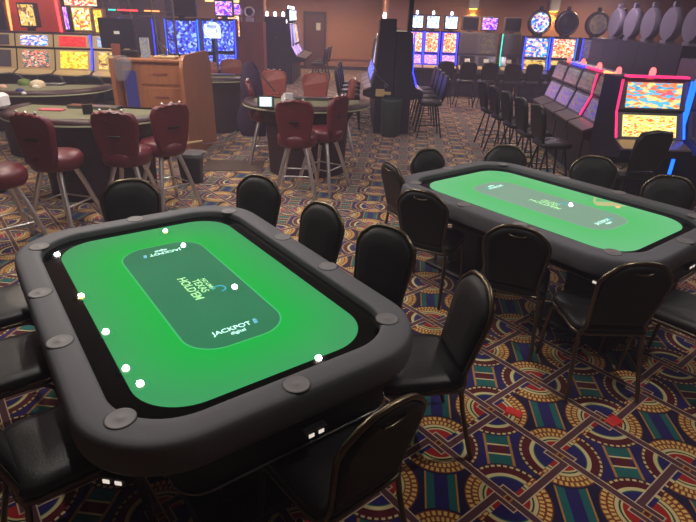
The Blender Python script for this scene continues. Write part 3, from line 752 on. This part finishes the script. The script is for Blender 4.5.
MB().box(-.37, .37, -.03, -.02, 2.27, 2.57).build('face', glow('blue_sign_face', (40, 60, 190), .8), t)
MB().box(-.3, -.27, 0, .03, 2.62, Z - .002).box(.27, .3, 0, .03, 2.62, Z - .002).build('hanger', MT['blackm'], t)

# far left island: black end panel then machines facing right
Pa, Pb = atY(265, 40, 17.2).x, atY(287, 40, 17.2).x
IX = (Pa + Pb) / 2
t = thing('island_end_panel', 'tall black end panel of the far left machine island', 'end panel', (IX, 17.2, 0))
MB().box(-(Pb - Pa) / 2, (Pb - Pa) / 2 - .02, 0, .06, 0, 1.92, .01).build('board', MT['cabinet'], t)
MB().lathe([(.02, 0), (.02, .02), (.005, .03)], 8, M=Matrix.Translation((.02, -.0, 1.35)) @ Matrix.Rotation(PI / 2, 4, 'X')).build('lock', MT['trim'], t)
for k in range(4):
    slot('machine %s of the far left island, its lit front facing right' % ('nearest', 'second', 'third', 'farthest')[k] if False else ('lit slot machine right of the far left island, ' + ('nearest the black end panel', 'second from the black end panel', 'third from the black end panel', 'nearest the dark red door')[k]),
         (Pb - .05, 17.62 + k * .72, 0), PI / 2, w=.66, h=1.75, d=1.0, up=(11, 14, 7, 11)[k], low=(6, 14, 8, 11)[k], strip=('lilac', None) if k in (0, 1) else None, topper='box' if k else None, tart=13, group=GE)
for k in range(3):
    o = MB().lathe([(.04, 1.93), (.05, 1.99), (.03, 2.05), (.006, 2.06)], 10, c=(IX - .25 + k * .24, 17.23)).build('candle_lamp', MT['whiteglow'])
    tag(o, 'small white candle lamp on top of the black end panel, %s of three' % ('left', 'middle', 'right')[k], 'lamp', 'candle lamps on the black end panel')

# centre island: machines back to back, faces left and right
NL = ('nearest', 'second', 'third', 'farthest')
for k in range(4):
    y = 10.42 + k * .76
    slot('slot machine on the left face of the centre island, %s' % NL[k], (.5, y, 0), -PI / 2, w=.74, h=1.98 if k == 0 else 1.6, d=.55, up=14 if k == 1 else 'off', low=16 if k else 'off', group=GC, candle='whiteglow')
    slot('slot machine on the right face of the centre island, %s' % NL[k], (.96, y, 0), PI / 2, w=.74, h=1.78, d=.55, up=6, low=16, strip=('bluetube', None), group=GC, candle=None)
P = at(389, 134, 0)
tag(MB().lathe([(.15, 0), (.17, .02), (.185, .62), (.19, .66), (.175, .665), (.16, .6)], 24).build('waste_bin', MT['bing'], loc=(P.x, P.y - .16, 0)), 'tall round dark green bin at the end of the centre island', 'bin')
P = atY(380, 94, 9.98)
tag(MB().box(-.08, .08, -.03, .0, -.05, .08, .01).box(.06, .2, -.03, 0, -.02, .04, .01).build('power_box', MT['cream'], loc=(P.x, 10.03, P.z)), 'small cream power box low on the end of the centre island', 'power box')
a, b = atY(376, 74, 10.02), atY(386, 84, 10.02)
tag(MB().tube([tuple(a), tuple(b)], .006, 5).tube([(b.x + .03 * math.cos(k * PI / 6), 10.02, b.z - .03 + .03 * math.sin(k * PI / 6)) for k in range(12)], .007, 5, True).build('key_ring', MT['trim']), 'key ring hanging from a wire on the end of the centre island', 'key ring')
P = atY(411, 10, 10.2)
tag(MB().box(P.x - .04, P.x + .04, 10.1, 10.3, 1.782, 2.6, .01).build('sign_edge', MT['blackm']), 'thin black upright sign on the centre island, seen edge on', 'sign')

# back wall row
BW = [(415, 7, 8, 13, 'blue lit slot machine with round white topper, leftmost against the back wall', 'b'), (431, 7, 8, 13, 'blue lit slot machine with round white topper, second along the back wall', 'b'), (449, 7, 8, 13, 'blue lit slot machine with oval icy topper, third along the back wall', 'b'),
      (468, 'offg', 'off', 'off', 'unlit grey slot machine under the left amber wall light', 'g'), (487, 12, 'off', 6, 'grey slot machine with pink and yellow topper along the back wall', 'g'), (510, 'offg', 'off', 'off', 'unlit grey slot machine with teal side line along the back wall', 'g2')]
for px, up, low, ta, lb, k in BW:
    P = atY(px, 50, 15.6)
    slot(lb, (P.x, 15.7, 0), 0, w=.44 if k == 'b' else .52, h=1.7, up=up, low=low, topper='box', tart=ta, trim='grey' if k != 'b' else 'bluesur', body='cabinet' if k == 'b' else 'grey',
         strip=('bluetube', 'bluetube') if k == 'b' else (('tealtube', None) if k == 'g2' else None), candle='whiteglow' if k == 'b' else None, group=GB, card=(k != 'b'), deckm='cream')
for px, ta, up, low, lb in ((537, 0, 0, 4, 'wheel topped slot machine with bright blue side light, right of the unlit grey ones'), (564, 'off', 7, 4, 'slot machine with a dark round topper beside the right amber wall light'),
                            (594, 12, 11, 4, 'slot machine with silver ringed wheel topper showing over the dark island'), (619, 12, 11, 4, 'slot machine with wheel topper half hidden by a grey disc')):
    P = atY(px - 2, 50, 14.9)
    slot(lb, (P.x, 14.9, 0), 0, w=.66, h=1.66, up=up, low=low, topper='wheel', tart=ta, strip=('bluetube', 'cyantube'), group=GB)
# wheel-topped machines seen from behind: dark backs facing us
for k in range(5):
    y = 10.1 + k * .76
    slot('grey disc topped machine, %s' % ('nearest the right picture edge', 'second from the right picture edge', 'third from the right picture edge', 'fourth from the right picture edge', 'farthest one')[k],
         (5.95, y, 0), PI / 2, w=.75, h=1.7, d=.9, up=11, low=11, topper='wheel', tart='offg', group=GF, body='cabinet')
# wall sconces
for px, nm in ((474, 'left'), (555, 'right')):
    P = atY(px, 5, 17.3)
    t = thing('wall_sconce', 'white box sconce throwing amber light on the back wall, %s one' % nm, 'wall light', (P.x, 17.4, 0), 0, 'amber wall sconces')
    MB().box(-.14, .14, -.14, 0, 2.3, 2.75, .01).build('shade', MT['white'], t)
    MB().box(-.1, .1, -.11, -.02, 2.285, 2.299).build('lamp', MT['amber'], t)
    L = bpy.data.lights.new('sconce_light', 'SPOT'); L.energy = 42; L.color = (1, .6, .12); L.spot_size = 2.2; L.shadow_soft_size = .06; L.spot_blend = .8
    lo = bpy.data.objects.new('sconce_light', L); COL.objects.link(lo); lo.location = (0, -.1, 2.27); lo.parent = t

# right island: four machines facing left, end machine facing us
for k in range(4):
    slot('grey slot machine of the right island, ' + ('nearest, orange edged', 'second nearest, pink edged', 'third, blue topped', 'farthest, plain')[k],
         (3.3 + k * .06, 7.02 + k * .72, 0), -PI / 2 - .087, w=.7, h=1.42, d=.62, up=12, low=11, body='maroonc' if k == 0 else 'cabinet', strip=(('orangetube', None), ('pinktube', None), (None, None), None)[k] and ((None, 'orangetube'), (None, 'pinktube'), (None, None), (None, None))[k],
         candle='redglow', group=GD, trim='grey')
for k, (mt, lb) in enumerate((('orangetube', 'orange lit top edge of the nearest grey slot machine'), ('pinktube', 'pink lit top edge of the second grey slot machine'), ('bluetube', 'blue lit top edge of the third grey slot machine'))):
    o = MB().box(-.3, .3, -.06, -.02, 1.421, 1.45, .005).build('light_bar', MT[mt], loc=(3.3 + k * .06, 7.02 + k * .72, 0)); o.rotation_euler = (0, 0, -PI / 2 - .087)
    tag(o, lb, 'light bar', 'top light bars of right island')
slot('wide slot machine with beach scene and yellow reel grid between pink and blue tubes', (3.32, 6.2, 0), 0, w=.78, h=1.48, d=.8, inset=.09, up=9, low=10, strip=('pinktube', 'cyantube'), candle='redglow', group=GD, trim='grey')
tag(MB().box(2.98, 3.66, 6.06, 6.15, 1.4815, 1.505, .005).build('light_bar', MT['pinktube']), 'pink lit top edge of the wide slot machine', 'light bar', 'top light bars of right island')
P = atY(676, 68, 6.1)
tag(MB().tube([(3.77, 6.12, 0), (3.77, 6.12, 1.45), (3.83, 6.12, 1.62)], .02, 8).build('blue_neon_tube', MT['cyantube']), 'tall blue neon tube rising right of the wide slot machine', 'neon tube')
slot('grey slot machine cut by the right picture edge', (4.28, 6.4, 0), 0, w=.8, h=1.66, d=.8, up='off', low='offg', strip=None, group=GD, trim='grey', body='grey')

# ------------------------------------------------------------------ black slot stools
def slot_stool():
    t = thing('slot_stool', 'x', 'stool')
    MB().loft([[(x, y, z) for x, y in rr(a, a, .08, 4)] for a, z in ((.17, .56), (.205, .58), (.205, .62), (.17, .645), (.05, .65))], True, True, True).build('seat', MT['vinyl'], t)
    out = [(-.16, .66), (-.2, .8), (-.205, .98), (-.17, 1.06), (0, 1.08), (.17, 1.06), (.205, .98), (.2, .8), (.16, .66)]
    MB().loft([[(x * g, -.19 - (z - .62) * .16 + o, .86 + (z - .86) * g) for x, z in out] for g, o in ((.92, -.03), (1, -.015), (1, .015), (.92, .03))], True, True, True).build('backrest', MT['vinyl'], t)
    for sx in (-1, 1): MB().tube([(sx * .15, -.15, .58), (sx * .17, -.2, .66), (sx * .19, -.215, .8)], .014, 6).build('back_post', MT['blackm'], t)
    for sx, sy in ((-1, -1), (1, -1), (1, 1), (-1, 1)):
        MB().tube([(sx * .12, sy * .12, .57), (sx * .22, sy * .22, .0)], .014, 6).build('leg', MT['blackm'], t)
    MB().tube([(x, y, .22) for x, y in rr(.182, .182, .03, 3)], .008, 5, True).build('foot_ring', MT['blackm'], t)
    return t
ss = slot_stool(); used = []
def sst(x, y, head, label, group):
    a = math.radians(head) - PI / 2
    if not used:
        ss.location = (x, y, 0); ss.rotation_euler = (0, 0, a); ss['label'] = label; ss['group'] = group; used.append(1); return ss
    return dup(ss, (x, y, 0), a, label, group)
P = at(657, 131, 1.07); sst(P.x - .06, P.y + .24, 104, 'black slot stool with broad back in front of the wide beach scene machine', 'black stools at the right island')
sst(4.1, 5.35, 100, 'black slot stool at the right picture edge before the grey machine', 'black stools at the right island')
for k in range(5):
    sst(2.56 - .03 * k, 6.75 + k * .64, 4, 'black slot stool facing the grey machines, ' + ('nearest of the side row', 'second of the side row', 'third of the side row', 'fourth of the side row', 'farthest of the side row')[k], 'black stools at the right island')
for k in range(4):
    sst(1.42 + .03 * k, 10.0 + k * .66, 180, 'black slot stool on the right of the centre island, ' + ('nearest of four', 'second nearest of four', 'third nearest of four', 'farthest of four')[k], 'stools right of the centre island')
    sst(-.08 + .01 * k, 10.5 + k * .7, 0, 'black slot stool on the left of the centre island, ' + ('nearest of four', 'second nearest of four', 'third nearest of four', 'farthest of four')[k], 'stools left of the centre island')
for k in range(8):
    sst(2.25 + k * .54, 13.9 - .05 * (k % 2), 90, 'black stool before the back wall machines, ' + ('first', 'second', 'third', 'fourth', 'fifth', 'sixth', 'seventh', 'eighth')[k] + ' from the centre island', 'black stools before the back wall machines')
for k in range(3):
    sst(-1.15 + k * .05, 17.6 + k * .75, 180, 'black stool at the far left island machines, ' + ('nearest', 'middle', 'farthest')[k] + ' of three', 'black stools at the far left island')

for k, (px, lb) in enumerate(((8, 'black stool at the left picture edge before a blank cream machine'), (48, 'black stool back covering the red lettered reels of a cream machine'), (87, 'black stool back in front of the cream machine with yellow reels'))):
    P = atY(px, 62, 8.4); sst(P.x, 8.62, 90, lb, 'black stools at the cream machines')
# ------------------------------------------------------------------ ceiling lamps
def ceiling_lamp(x, y, warm, power, label):
    t = thing('ceiling_lamp', label, 'ceiling light', (x, y, Z), 0, 'round ceiling lamps')
    MB().lathe([(.1, -.02), (.11, -.012), (.11, 0)], 20).build('base', MT['grey'], t)
    MB().lathe([(.01, -.034), (.03, -.032), (.036, -.021)], 16).build('lens', MT['lampy' if warm else 'lampw'], t)
    L = bpy.data.lights.new('lamp_light', 'SPOT'); L.energy = power; L.shadow_soft_size = .035; L.spot_size = 2.9; L.spot_blend = .5
    L.color = (1, .78, .5) if warm else ((1, .93, .87) if y < 9 else (1, .8, .93))
    lo = bpy.data.objects.new('lamp_light', L); COL.objects.link(lo); lo.location = (0, 0, -.04); lo.parent = t
K = 1.9
LAMPS = [(-4.6, 7.5, 0, 30), (-3.6, 6.2, 1, 26), (-2.9, 5.35, 0, 30), (-2.38, 4.65, 0, 26), (-2.13, 4.4, 0, 20), (-3.25, 8.6, 1, 26), (-2.75, 8.0, 0, 30), (-1.6, 6.6, 0, 34), (-.3, 4.95, 0, 34), (4.75, 10.8, 0, 24),
         (2.6, 7.6, 0, 36), (1.2, 12.2, 1, 44), (-2, 12.5, 0, 50), (-6, 13, 0, 50), (5, 12.6, 0, 60), (-.5, 16, 0, 60), (-2, 20.3, 1, 80), (0, 19.8, 1, 80), (-5, 20, 1, 60), (3, 15.2, 1, 75), (6.8, 15.6, 1, 90), (7.5, 8, 0, 40), (-7, 8.6, 0, 40), (-6.5, 18, 0, 60),
         (1.6, 2.3, 0, 26), (-1.5, 2.5, 0, 22), (3.9, 4.4, 0, 24)]  # these last three: fill lamps added to brighten the foreground, clear of table reflections
for i, (x, y, w, e) in enumerate(LAMPS):
    ceiling_lamp(x, y, w, e * K, 'round %s ceiling lamp above the %s' % ('warm' if w else 'white', ('left tables', 'left tables', 'left tables', 'left tables', 'left tables', 'oak cabinet', 'oak cabinet', 'tablet table', 'near poker table', 'right islands')[i] if i < 10 else ('aisles')))

# ------------------------------------------------------------------ world and view
w = bpy.data.worlds.new('world'); sc.world = w; w.use_nodes = True
w.node_tree.nodes['Background'].inputs[0].default_value = (.5, .45, .55, 1); w.node_tree.nodes['Background'].inputs[1].default_value = .1
wn = w.node_tree                       # thin violet haze added in place of lens glare
vo = wn.nodes.new('ShaderNodeVolumePrincipled'); vo.inputs['Color'].default_value = (.82, .72, .95, 1); vo.inputs['Density'].default_value = .0135
wn.links.new(vo.outputs[0], wn.nodes['World Output'].inputs['Volume'])
vs = sc.view_settings
vs.view_transform = 'Standard'; vs.look = 'None'; vs.gamma = 1; vs.use_curve_mapping = False; vs.exposure = 0.66
